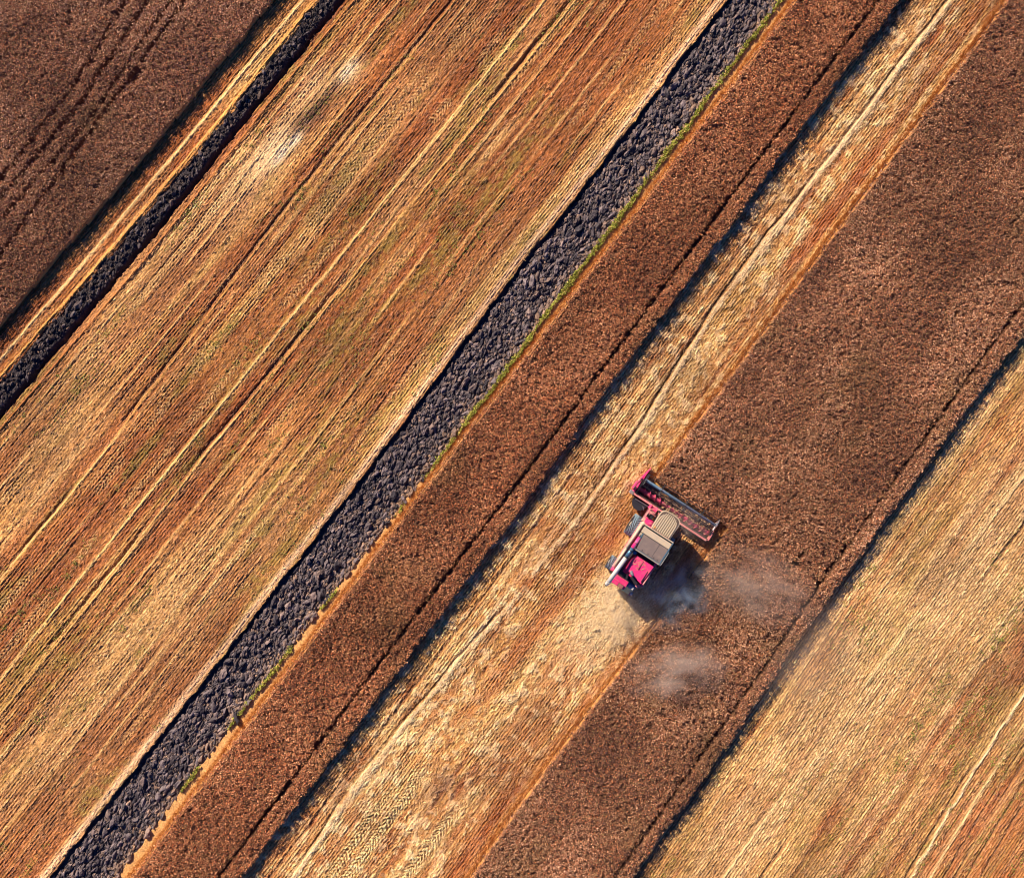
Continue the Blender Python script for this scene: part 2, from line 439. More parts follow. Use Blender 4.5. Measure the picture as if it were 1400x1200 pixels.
# ground sheet reaching the horizon, a little below the worked relief
def far_ground():
    bm = bmesh.new(); n = 24; R = 2500.0
    g = [[bm.verts.new((-R + 2 * R * i / n, -R + 2 * R * j / n, -0.62)) for j in range(n + 1)] for i in range(n + 1)]
    for i in range(n):
        for j in range(n):
            bm.faces.new((g[i][j], g[i + 1][j], g[i + 1][j + 1], g[i][j + 1]))
    me = bpy.data.meshes.new('ground'); bm.to_mesh(me); bm.free()
    m, nt, b = new_mat('far_fields')
    N, L = nt.nodes, nt.links
    tc = N.new('ShaderNodeTexCoord'); mp = N.new('ShaderNodeMapping')
    mp.inputs['Rotation'].default_value[2] = -math.atan2(TY, TX)
    mp.inputs['Scale'].default_value = (.002, .05, 1)
    mp.vector_type = 'TEXTURE'; mp.inputs['Scale'].default_value = (400, 18, 1)
    mp.inputs['Rotation'].default_value[2] = math.atan2(TY, TX)
    n1 = N.new('ShaderNodeTexNoise'); n1.inputs['Scale'].default_value = 1; n1.inputs['Detail'].default_value = 4
    rp = N.new('ShaderNodeValToRGB')
    rp.color_ramp.elements[0].position = .38; rp.color_ramp.elements[0].color = (.13, .07, .045, 1)
    rp.color_ramp.elements[1].position = .62; rp.color_ramp.elements[1].color = (.5, .31, .14, 1)
    L.new(tc.outputs['Object'], mp.inputs[0]); L.new(mp.outputs[0], n1.inputs['Vector'])
    L.new(n1.outputs[0], rp.inputs[0]); L.new(rp.outputs[0], b.inputs['Base Color'])
    b.inputs['Roughness'].default_value = .95
    me.materials.append(m)
    o = bpy.data.objects.new('ground', me); COL.objects.link(o)
    tag(o, 'farmland stretching away beyond the worked strips', 'ground', kind='structure')
far_ground()

# ------------------------------------------------------------------ standing crops
def scatter(density, u0=-56, u1=56, v0=-57, v1=57, margin=0.0):
    n = int(density * (u1 - u0) * (v1 - v0))
    u = rng.uniform(u0, u1, n); v = rng.uniform(v0, v1, n)
    x, y = xy(u, v)
    k = (np.abs(x) < XM - margin) & (np.abs(y) < YM - margin)
    return u[k], v[k], x[k], y[k]

def tri_cloud(cx, cy, cz, size, flat, colr, name, mat, asp=1.0, quad=False):
    """one small leaf-sized face per centre, random orientation biased upwards"""
    n = len(cx)
    nrm = rng.normal(size=(n, 3)); nrm[:, 2] = np.abs(nrm[:, 2]) + flat
    nrm /= np.linalg.norm(nrm, axis=1)[:, None]
    r = rng.normal(size=(n, 3)); a = np.cross(nrm, r); a /= np.linalg.norm(a, axis=1)[:, None]
    b = np.cross(nrm, a)
    c = np.stack([cx, cy, cz], -1)
    s = np.broadcast_to(size, (n,))[:, None]
    if quad:
        P = [c + a * s * asp - b * s, c + a * s * asp * .6 + b * s, c - a * s * asp + b * s * .8, c - a * s * asp * .7 - b * s]
    else:
        P = [c + a * s * 1.2 * asp, c - a * s * .6 * asp + b * s, c - a * s * .6 * asp - b * s]
    k = len(P)
    co = np.stack(P, 1).reshape(-1, 3)
    fc = np.arange(n * k).reshape(n, k)
    return co, fc, np.repeat(colr, k, 0)

def make_crop(label, regtest, dens, hgt, tint, tracks, holes):
    u, v, x, y = scatter(dens)
    e = edges(u)
    k = regtest(u, v, x, y, e)
    u, v, x, y = u[k], v[k], x[k], y[k]
    for (Lt, w, pk) in tracks:
        d = np.abs(v - at(Lt, u) - .05 * (vn(u * .8, u * 0, 1) - .5))
        k = (d > w * (.7 + .6 * vn(u * 1.5, u * 0, 2))) | (rng.random(len(u)) > pk)
        u, v, x, y = u[k], v[k], x[k], y[k]
    for (px, py, ru, rv) in holes:
        a, b = uv(*wpt(px, py, .8))
        k = ((u - a) / ru) ** 2 + ((v - b) / rv) ** 2 > .6 + .8 * vn(u * 4, v * 4, 3)
        u, v, x, y = u[k], v[k], x[k], y[k]
    n = len(u)
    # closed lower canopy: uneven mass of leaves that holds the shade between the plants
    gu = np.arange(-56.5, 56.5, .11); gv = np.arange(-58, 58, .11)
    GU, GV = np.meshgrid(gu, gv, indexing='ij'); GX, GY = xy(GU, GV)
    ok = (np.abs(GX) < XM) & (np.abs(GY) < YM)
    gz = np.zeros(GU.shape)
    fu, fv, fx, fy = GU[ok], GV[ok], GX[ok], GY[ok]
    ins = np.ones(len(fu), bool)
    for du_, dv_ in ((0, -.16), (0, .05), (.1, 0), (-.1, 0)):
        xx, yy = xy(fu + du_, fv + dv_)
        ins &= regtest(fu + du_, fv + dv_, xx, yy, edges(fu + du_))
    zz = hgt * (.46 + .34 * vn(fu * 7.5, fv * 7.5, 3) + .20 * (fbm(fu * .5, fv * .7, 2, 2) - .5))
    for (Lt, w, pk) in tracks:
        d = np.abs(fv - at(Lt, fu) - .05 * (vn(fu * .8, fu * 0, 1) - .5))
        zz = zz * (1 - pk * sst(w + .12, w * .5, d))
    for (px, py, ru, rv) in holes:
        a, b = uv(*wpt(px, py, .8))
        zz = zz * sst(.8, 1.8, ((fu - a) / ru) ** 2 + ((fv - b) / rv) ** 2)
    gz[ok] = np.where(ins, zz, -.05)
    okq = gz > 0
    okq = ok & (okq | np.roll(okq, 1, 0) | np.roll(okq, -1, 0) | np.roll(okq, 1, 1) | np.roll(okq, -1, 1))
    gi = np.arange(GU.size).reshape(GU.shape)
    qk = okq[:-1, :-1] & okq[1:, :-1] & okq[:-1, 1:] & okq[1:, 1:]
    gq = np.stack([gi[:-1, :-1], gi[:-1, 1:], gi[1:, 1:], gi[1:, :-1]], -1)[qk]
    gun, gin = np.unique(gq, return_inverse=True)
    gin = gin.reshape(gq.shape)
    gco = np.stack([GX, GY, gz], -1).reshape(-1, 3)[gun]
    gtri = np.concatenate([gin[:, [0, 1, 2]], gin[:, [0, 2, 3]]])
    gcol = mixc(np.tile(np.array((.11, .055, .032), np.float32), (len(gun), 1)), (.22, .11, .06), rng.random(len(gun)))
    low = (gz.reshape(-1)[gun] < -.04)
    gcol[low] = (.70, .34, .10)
    big = fbm(u * .13, v * .22, 0, 3)
    big2 = fbm(u * .35 + 8, v * .5, 1, 3)
    H = hgt * (.90 + .14 * rng.random(n) + .20 * (fbm(u * .5, v * .7, 2, 2) - .5))
    # leaves and heads
    K = 6
    X = np.repeat(x, K) + rng.normal(0, .075, n * K); Y = np.repeat(y, K) + rng.normal(0, .075, n * K)
    Hh = np.repeat(H, K)
    lev = 1 - rng.random(n * K) ** 2 * .38
    Z = Hh * lev
    S = rng.uniform(.026, .060, n * K)
    r = rng.random(n * K)
    c = np.empty((n * K, 3), np.float32)
    pal = np.array([(.20, .092, .048), (.27, .125, .058), (.38, .195, .092), (.115, .06, .04), (.50, .30, .16), (.21, .14, .055), (.33, .11, .038)], np.float32) * np.array(tint, np.float32)
    bt = np.repeat(big * .6 + big2 * .4, K)
    pr = np.clip(r + (bt - .5) * 1.2, 0, .999)
    order = np.array([3, 0, 5, 0, 1, 1, 6, 2, 2, 4])
    c[:] = pal[order[(pr * 10).astype(int)]]
    mo = .58 + .86 * fbm(u * .14 + 21, v * .16, 5, 4)
    c *= (.78 + .85 * rng.random(n * K) ** 1.6)[:, None].astype(np.float32) * np.repeat(mo, K)[:, None]
    g = np.repeat(sst(.62, .82, fbm(u * .22 + 60, v * .3, 3, 2)), K) * .2
    c = mixc(c, (.19, .155, .06), g)
    c1, f1, k1 = tri_cloud(X, Y, Z, S, .5, c, 'c', None, asp=1.1)
    # stalks: narrow upright blades, straw coloured
    K2 = 1
    X = np.repeat(x, K2) + rng.normal(0, .06, n * K2); Y = np.repeat(y, K2) + rng.normal(0, .06, n * K2)
    Hs = np.repeat(H, K2) * rng.uniform(.75, 1.0, n * K2)
    an = rng.uniform(0, math.pi, n * K2); w = rng.uniform(.012, .03, n * K2)
    lx = rng.normal(0, .07, n * K2); ly = rng.normal(0, .07, n * K2)
    A = np.stack([X - np.cos(an) * w, Y - np.sin(an) * w, X * 0 - .02], -1)
    B = np.stack([X + np.cos(an) * w, Y + np.sin(an) * w, X * 0 - .02], -1)
    Cc = np.stack([X + lx, Y + ly, Hs], -1)
    c2 = np.stack([A, B, Cc], 1).reshape(-1, 3); f2 = np.arange(len(c2)).reshape(-1, 3)
    k2 = np.repeat(mixc(np.tile(np.array((.62, .30, .085), np.float32), (n * K2, 1)), (.45, .17, .05), rng.random(n * K2)), 3, 0)
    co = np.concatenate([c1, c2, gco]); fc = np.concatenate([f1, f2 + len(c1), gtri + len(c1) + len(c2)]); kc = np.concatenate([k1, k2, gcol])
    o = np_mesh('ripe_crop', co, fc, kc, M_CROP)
    tag(o, label, 'crop', kind='stuff')
    return o

DENS = 64
make_crop('brown ripe crop standing in the top left corner with faint wheel lines',
          lambda u, v, x, y, e: v < e['l1'], DENS, .85, (.98, .98, 1.22),
          [(t, .15, .85) for t in TA], [(184, 105, .5, .16), (191, 98, .2, .32)])
make_crop('narrow brown strip of ripe crop between the wide ploughed strip and the pale stubble',
          lambda u, v, x, y, e: (v > e['l4'] + .30) & (v < e['l5']), DENS, 1.06, (1.16, .96, .94),
          [(TRC, .14, .98)], [])
make_crop('wide brown field of ripe crop the harvester is cutting into',
          lambda u, v, x, y, e: (v > .14 + np.where(mloc(x, y)[0] > 2.75, e['l6'], e['l6b'])) & (v > e['l5'] + 2) & (v < e['l7']), DENS, 1.04, (1.0, .98, 1.13),
          [(TRE, .14, .96)], [(1088, 770, .22, .42), (1097, 757, .5, .1)])

# crop edge stalks: a lit fringe of straw coloured stems along the sunny edges
def fringe(label, Lname, n, off, length=1.0, cond=None):
    u = rng.uniform(-56, 56, n); e = edges(u); v = e[Lname] + off + rng.normal(0, .06, n)
    x, y = xy(u, v)
    k = (np.abs(x) < XM) & (np.abs(y) < YM)
    if cond is not None: k &= cond(u, v, x, y)
    u, v, x, y = u[k], v[k], x[k], y[k]; n = len(u)
    an = rng.uniform(0, math.pi, n); w = rng.uniform(.02, .04, n)
    H = length * rng.uniform(.35, .95, n); lx = rng.normal(-.10, .12, n); ly = rng.normal(.06, .12, n)
    A = np.stack([x - np.cos(an) * w, y - np.sin(an) * w, x * 0], -1)
    B = np.stack([x + np.cos(an) * w, y + np.sin(an) * w, x * 0], -1)
    C_ = np.stack([x + lx, y + ly, H], -1)
    co = np.stack([A, B, C_], 1).reshape(-1, 3)
    kc = np.repeat(mixc(np.tile(np.array((.72, .40, .14), np.float32), (n, 1)), (.60, .26, .075), rng.random(n)), 3, 0)
    o = np_mesh('crop_fringe', co, np.arange(len(co)).reshape(-1, 3), kc, M_CROP)
    tag(o, label, 'crop edge', kind='stuff')
fringe('orange stalks lining the left edge of the narrow crop strip', 'l4', 18000, .14, .2)
fringe('orange stalks lining the left edge of the wide crop above the harvester', 'l6', 8000, -.03, .6, lambda u, v, x, y: mloc(x, y)[0] > 2.8)
fringe('orange stalks lining the left edge of the wide crop behind the harvester', 'l6b', 8000, .0, .5, lambda u, v, x, y: mloc(x, y)[0] < 2.4)

# ------------------------------------------------------------------ straw litter on the stubble
def litter():
    u, v, x, y = scatter(75)
    z, c, r = field(u, v)
    k = np.isin(r, (1, 3, 6, 8))
    keep = np.where(r == 6, 1.0, np.where(r == 8, .34, .40))
    k &= rng.random(len(u)) < keep
    u, v, x, y, z, c, r = u[k], v[k], x[k], y[k], z[k], c[k], r[k]
    n = len(u)
    base = math.atan2(TY, TX)
    an = base + rng.normal(0, 1, n) * np.where(r == 6, .45, .2) + np.where(rng.random(n) < np.where(r == 6, .3, .1), rng.uniform(-1.5, 1.5, n), 0)
    ln_ = rng.uniform(.05, .16, n); w = rng.uniform(.010, .024, n); t = rng.normal(0, .35, n)
    d = np.stack([np.cos(an) * np.cos(t), np.sin(an) * np.cos(t), np.sin(t)], -1) * ln_[:, None]
    s = np.stack([-np.sin(an), np.cos(an), rng.normal(0, .3, n)], -1) * w[:, None]
    p = np.stack([x, y, z + .05 + rng.random(n) * .04], -1)
    co = np.stack([p - d - s, p + d - s * .6, p + d + s * .6, p - d + s], 1).reshape(-1, 3)
    cc = np.clip(c * rng.uniform(.8, 1.8, n)[:, None] + .05, 0, .8)
    o = np_mesh('straw_litter', co, np.arange(len(co)).reshape(-1, 4), np.repeat(cc, 4, 0), M_STRAW)
    tag(o, 'cut straw lying loose over the stubble fields', 'straw', kind='stuff')
litter()
def windrow():
    n = 5000
    u = rng.uniform(-50, 50, n)
    c = at(WIN, u) + .25 * (vn(u * .35, u * 0, 2) - .5)
    w = .05 + .12 * vn(u * 1.4, u * 0, 5)
    d = rng.normal(0, 1, n); v = c + d * w
    k = rng.random(n) < sst(.12, .55, vn(u * .3, u * 0 + 3, 5)) * (.5 + .7 * vn(u * 2.2, u * 0 + 1, 4))
    ub, vb = uv(*wpt(838, 838)); nb = 9000
    u = np.concatenate([u[k], ub + rng.normal(0, 1.5, nb)]); v = np.concatenate([v[k], vb + rng.normal(0, 1.0, nb)]); d = np.concatenate([d[k], rng.normal(0, 1, nb)])
    x, y = xy(u, v)
    z, _, rg = field(u, v)
    k = (rg == 6) & (np.abs(x) < XM) & (np.abs(y) < YM)
    x, y, z, d = x[k], y[k], z[k], d[k]; n = len(x)
    an = rng.uniform(0, math.pi, n); t = rng.normal(0, .2, n); l_ = rng.uniform(.05, .15, n); w_ = rng.uniform(.010, .022, n)
    D_ = np.stack([np.cos(an) * np.cos(t), np.sin(an) * np.cos(t), np.sin(t)], -1) * l_[:, None]
    S_ = np.stack([-np.sin(an), np.cos(an), rng.normal(0, .4, n)], -1) * w_[:, None]
    p = np.stack([x, y, z + .04 + rng.random(n) * .11 * np.exp(-d * d / 2)], -1)
    co = np.stack([p - D_ - S_, p + D_ - S_ * .6, p + D_ + S_ * .6, p - D_ + S_], 1).reshape(-1, 3)
    cc = mixc(np.tile(np.array((.84, .68, .42), np.float32), (n, 1)), (.66, .44, .20), rng.random(n))
    o = np_mesh('straw_windrow', co, np.arange(len(co)).reshape(-1, 4), np.repeat(cc, 4, 0), M_STRAW)
    tag(o, 'thin pale windrow of loose straw down the cream stubble strip and behind the harvester', 'straw', kind='stuff')
windrow()

# ------------------------------------------------------------------ clods on the ploughed strips
def ico():
    bm = bmesh.new(); bmesh.ops.create_icosphere(bm, subdivisions=2, radius=1)
    bm.verts.ensure_lookup_table()
    v = np.array([w.co[:] for w in bm.verts]); f = np.array([[w.index for w in t.verts] for t in bm.faces])
    bm.free(); return v, f
ICO_V, ICO_F = ico()
def clods(u, v, zc, L, W, Hh, ang, colr, name, label):
    n = len(u); x, y = xy(u, v)
    nv_ = len(ICO_V)
    rad = 1 + rng.normal(0, .17, (n, nv_))
    P = ICO_V[None] * rad[..., None]
    P = P * np.stack([L, W, Hh], -1)[:, None, :]
    tl = rng.normal(0, .35, n)
    ct, st = np.cos(tl), np.sin(tl)
    Y2 = P[..., 1] * ct[:, None] - P[..., 2] * st[:, None]; Z2 = P[..., 1] * st[:, None] + P[..., 2] * ct[:, None]
    ca, sa = np.cos(ang), np.sin(ang)
    X3 = P[..., 0] * ca[:, None] - Y2 * sa[:, None]; Y3 = P[..., 0] * sa[:, None] + Y2 * ca[:, None]
    co = np.stack([X3 + x[:, None], Y3 + y[:, None], Z2 + zc[:, None]], -1).reshape(-1, 3)
    fc = (ICO_F[None] + (np.arange(n) * nv_)[:, None, None]).reshape(-1, 3)
    o = np_mesh(name, co, fc, np.repeat(colr, nv_, 0), M_CLOD)
    tag(o, label, 'clods', kind='stuff')

def clod_strip(La, Lb, dens_big, dens_small, za, label, sc=1.0, pada=.35, padb=.1, tan_right=False):
    uu = []; vv = []; bg = []
    for dens, big in ((dens_big, 1), (dens_small, 0)):
        n = int(dens * 112 * 6); u = rng.uniform(-56, 56, n)
        a, b = at(La, u) + pada, at(Lb, u) - padb
        v = a + rng.random(n) * 6
        k = v < b
        uu.append(u[k]); vv.append(v[k]); bg.append(np.full(k.sum(), big))
    u = np.concatenate(uu); v = np.concatenate(vv); bg = np.concatenate(bg)
    x, y = xy(u, v); k = (np.abs(x) < XM) & (np.abs(y) < YM); u, v, bg = u[k], v[k], bg[k]
    n = len(u)
    L = np.where(bg, rng.gamma(6, .030, n), rng.gamma(4, .019, n)) * sc
    W = L * rng.uniform(.30, .62, n); Hh = L * rng.uniform(.40, .75, n)
    ang = math.atan2(TY, TX) + .25 + rng.normal(0, .4, n)
    z, _, _ = field(u, v)
    r = rng.random(n)
    c = mixc(np.tile(np.array((.035, .032, .040), np.float32), (n, 1)), (.19, .155, .16), r ** 1.8)
    c = mixc(c, (.42, .28, .20), (rng.random(n) < .3) * rng.random(n) * (1 - .7 * bg))
    if tan_right:
        c = mixc(c, (.44, .28, .17), (rng.random(n) < .6 * sst(1.2, 0, at(Lb, u) - v)) * .7 * (1 - .6 * bg))
    if not tan_right: c = c * .62
    clods(u, v, z + .04 + za + .02 * bg, L, W, Hh, ang, c, 'soil_clods', label)
clod_strip(L3L, L3R, 22, 44, .0, 'dark clods of turned earth covering the wide ploughed strip', 1.0, .30, .0, True)
clod_strip(L2L, L2R, 12, 40, .05, 'dark clods of turned earth covering the thin ploughed strip', .78, .05, .42)

# ------------------------------------------------------------------ green verge
def grass():
    n = 44000
    u = rng.uniform(-50, 56, n)
    v = at(L3R, u) + .03 + rng.normal(0, .06, n) * (.5 + 1.3 * vn(u * 1.3, u * 0 + 4, 1)) + .16 * (vn(u * .7, u * 0, 3) - .5) + .14 * (vn(u * 3.1, u * 0, 5) - .5)
    dens = .75 * sst(-7, -1, u) + sst(.50, .62, vn(u * .35, u * 0 + 2, 1)) * .45
    dens = dens * (.25 + 1.1 * vn(u * 1.9, u * 0 + 5, 2))
    k = rng.random(n) < dens
    u, v = u[k], v[k]; x, y = xy(u, v); k = (np.abs(x) < XM) & (np.abs(y) < YM); u, v, x, y = u[k], v[k], x[k], y[k]
    n = len(u)
    c = mixc(np.tile(np.array((.17, .21, .03), np.float32), (n, 1)), (.36, .36, .06), rng.random(n))
    c = mixc(c, (.5, .34, .12), (rng.random(n) < .15).astype(float))
    co, fc, kc = tri_cloud(x, y, .06 + rng.random(n) * .16, rng.uniform(.03, .07, n), .3, c, 'g', None, 1.6)
    o = np_mesh('grass_verge', co, fc, kc, M_GRASS)
    tag(o, 'thin line of green grass between the wide ploughed strip and the narrow crop', 'grass', kind='stuff')
    # weeds in the big stubble
    u, v, x, y = scatter(14)
    e = edges(u); k = (v > e['l2r'] + .3) & (v < e['l3l'] - .5) | (v > e['l7'] + 1.2)
    s = warp(u, v)
    k &= rng.random(len(u)) < sst(.60, .80, fbm(u * .16 + 40, s * 1.0, 1, 3)) + .75 * (np.abs(v - at(T2, u) - .1) < .22) * sst(.55, .7, vn(u * .2, u * 0, 5))
    k |= (np.abs(v - (at(L2R, u) + 1.25)) < .12) & (rng.random(len(u)) < .6 * sst(.4, .6, vn(u * .2, u * 0, 2))) & (np.abs(u + 12) < 22)
    x, y = x[k], y[k]; n = len(x)
    K = 5; X = np.repeat(x, K) + rng.normal(0, .08, n * K); Y = np.repeat(y, K) + rng.normal(0, .08, n * K)
    c = mixc(np.tile(np.array((.13, .16, .03), np.float32), (n * K, 1)), (.28, .30, .06), rng.random(n * K))
    co, fc, kc = tri_cloud(X, Y, .07 + rng.random(n * K) * .10, rng.uniform(.02, .045, n * K), .4, c, 'g', None, 1.5)
    o = np_mesh('weeds', co, fc, kc, M_GRASS)
    tag(o, 'small green weeds scattered through the stubble fields', 'weeds', kind='stuff')
grass()

# ------------------------------------------------------------------ harvester
def paint(name, c, rough=.35, dust=.35, dustc=(.50, .36, .22), metal=0.0, spec=.5, dscale=2.2):
    m, nt, b = new_mat(name)
    N, L = nt.nodes, nt.links
    tc = N.new('ShaderNodeTexCoord')
    n1 = N.new('ShaderNodeTexNoise'); n1.inputs['Scale'].default_value = dscale; n1.inputs['Detail'].default_value = 6; n1.inputs['Roughness'].default_value = .7
    L.new(tc.outputs['Object'], n1.inputs['Vector'])
    rp = N.new('ShaderNodeMapRange'); rp.inputs[1].default_value = .48; rp.inputs[2].default_value = .72
    rp.inputs[3].default_value = dust * .15; rp.inputs[4].default_value = min(1, dust * 2)
    L.new(n1.outputs[0], rp.inputs[0])
    mx = N.new('ShaderNodeMix'); mx.data_type = 'RGBA'
    mx.inputs[6].default_value = (*c, 1); mx.inputs[7].default_value = (*dustc, 1)
    L.new(rp.outputs[0], mx.inputs[0]); L.new(mx.outputs[2], b.inputs['Base Color'])
    ad = N.new('ShaderNodeMath'); ad.operation = 'MULTIPLY_ADD'; ad.inputs[1].default_value = .5; ad.inputs[2].default_value = rough
    L.new(rp.outputs[0], ad.inputs[0]); L.new(ad.outputs[0], b.inputs['Roughness'])
    b.inputs['Metallic'].default_value = metal
    b.inputs['Specular IOR Level'].default_value = spec
    return m
PINK = paint('pink_red_paint', (.76, .02, .19), .4, .34, (.42, .20, .14), dscale=5)
PINKD = paint('dusty_pink_paint', (.66, .17, .19), .5, .7, (.70, .48, .34), dscale=4)
BEIGE = paint('beige_panel', (.46, .39, .29), .6, .45, (.62, .46, .28), dscale=4)
TANKC = paint('tank_cover', (.15, .12, .115), .7, .8, (.25, .19, .16), dscale=3)
STEELB = paint('blue_grey_steel', (.07, .19, .30), .35, .2, (.3, .24, .2), .5)
PALEG = paint('pale_grey_tube', (.50, .52, .50), .4, .25, (.60, .50, .38))
BLACK = paint('black_metal', (.012, .013, .018), .5, .06, (.16, .11, .09))
GROOVE = paint('tyre_groove', (.012, .014, .02), .7, .05)
RUBBER = paint('tyre_rubber', (.17, .27, .33), .6, .22, (.20, .19, .18), spec=.3)
GLASS = paint('dark_glass', (.01, .015, .02), .08, .08)
CHROME = paint('worn_steel', (.55, .55, .55), .3, .2, (.4, .34, .28), .8)
RIMM = paint('cream_rim', (.6, .55, .42), .5, .3)
CHAFF = paint('chaff', (.46, .30, .18), .9, .6, (.30, .17, .09), dscale=9)

def finish(bm, name, mat, parent, bevel=0.0, smooth=False):
    if bevel:
        bmesh.ops.bevel(bm, geom=[e for e in bm.edges if len(e.link_faces) == 2 and e.calc_face_angle(0) > .6], offset=bevel, segments=2, affect='EDGES', profile=.5, clamp_overlap=True)
    bmesh.ops.recalc_face_normals(bm, faces=bm.faces)
    me = bpy.data.meshes.new(name)
    for f in bm.faces: f.smooth = smooth
    bm.to_mesh(me); bm.free()
    me.materials.append(mat)
    o = bpy.data.objects.new(name, me); COL.objects.link(o)
    if parent is not None: o.parent = parent
    return o

def box(bm, x0, x1, y0, y1, z0, z1):
    m = Matrix.Translation(((x0 + x1) / 2, (y0 + y1) / 2, (z0 + z1) / 2)) @ Matrix.Diagonal((abs(x1 - x0), abs(y1 - y0), abs(z1 - z0), 1))
    bmesh.ops.create_cube(bm, size=1, matrix=m)

def prism(bm, pts, z0, z1):
    """pts: plan outline; z0,z1 may be numbers or functions of (x,y)"""
    f = lambda z, p: z(*p) if callable(z) else z
    lo = [bm.verts.new((p[0], p[1], f(z0, p))) for p in pts]
    hi = [bm.verts.new((p[0], p[1], f(z1, p))) for p in pts]
    n = len(pts)
    bm.faces.new(lo[::-1]); bm.faces.new(hi)
    for i in range(n):
        bm.faces.new((lo[i], lo[(i + 1) % n], hi[(i + 1) % n], hi[i]))

def side_prism(bm, pts, y0, y1):
    """pts: outline in x,z; extruded across y"""
    a = [bm.verts.new((p[0], y0, p[1])) for p in pts]
    b = [bm.verts.new((p[0], y1, p[1])) for p in pts]
    n = len(pts)
    bm.faces.new(a[::-1]); bm.faces.new(b)
    for i in range(n):
        bm.faces.new((a[i], a[(i + 1) % n], b[(i + 1) % n], b[i]))

def tube(bm, p0, p1, r, r2=None, seg=14):
    p0, p1 = Vector(p0), Vector(p1); d = p1 - p0
    m = Matrix.Translation((p0 + p1) / 2) @ d.to_track_quat('Z', 'Y').to_matrix().to_4x4()
    bmesh.ops.create_cone(bm, cap_ends=True, segments=seg, radius1=r, radius2=r if r2 is None else r2, depth=d.length, matrix=m)

def path(bm, pts, r, seg=8):
    for a, b in zip(pts, pts[1:]): tube(bm, a, b, r, seg=seg)
    for p in pts: bmesh.ops.create_uvsphere(bm, u_segments=8, v_segments=6, radius=r, matrix=Matrix.Translation(p))

def make_wheel(parent, cx, cy, R, w, lugs, nm):
    t = bmesh.new(); n = 40
    prof = [(-w / 2, R * .60), (-w / 2 - .01, R * .78), (-w / 2 + .05, R * .93), (0, R * .955), (w / 2 - .05, R * .93), (w / 2 + .01, R * .78), (w / 2, R * .60)]
    rings = []
    for i in range(n):
        a = 2 * math.pi * i / n
        rings.append([t.verts.new((math.cos(a) * r, y, math.sin(a) * r)) for y, r in prof])
    for i in range(n):
        A, B = rings[i], rings[(i + 1) % n]
        for j in range(len(prof)):
            k = (j + 1) % len(prof)
            t.faces.new((A[j], A[k], B[k], B[j]))
    for i in range(lugs):                    # slanted tread lugs, both shoulders
        for s in (-1, 1):
            a0 = 2 * math.pi * (i + (.5 if s > 0 else 0)) / lugs
            dl = .55 * 2 * math.pi / lugs
            P = []
            for (yy, aa) in ((s * .02, a0 + dl * 1.3), (s * (w / 2), a0 - dl * .9)):
                for rr in (R * .88, R):
                    for q in (-.5, .5):
                        an = aa + q * dl * .95
                        P.append(t.verts.new((math.cos(an) * rr * (1 if abs(yy) < .1 else .985), yy, math.sin(an) * rr * (1 if abs(yy) < .1 else .985))))
            a, b, c, d, e_, f_, g, h = P
            for fc in ((a, b, d, c), (e_, g, h, f_), (c, d, h, g), (a, e_, f_, b), (a, c, g, e_), (b, f_, h, d)):
                t.faces.new(fc)
    wh = bpy.data.objects.new(nm, None); COL.objects.link(wh); wh.parent = parent; wh.location = (cx, cy, R); wh.empty_display_size = .3
    ty = finish(t, 'tyre', GROOVE, wh); ty.data.materials.append(RUBBER)
    nl = lugs * 12
    for f in ty.data.polygons[len(ty.data.polygons) - nl:]: f.material_index = 1
    b = bmesh.new()
    tube(b, (0, -w * .28, 0), (0, w * .28, 0), R * .60, seg=32)
    tube(b, (0, -w * .42, 0), (0, w * .42, 0), R * .22, seg=20)
    for i in range(8):
        a = 2 * math.pi * i / 8
        tube(b, (math.cos(a) * R * .32, -w * .34, math.sin(a) * R * .32), (math.cos(a) * R * .32, w * .34, math.sin(a) * R * .32), R * .04, seg=8)
    finish(b, 'rim', RIMM, wh)
    return wh

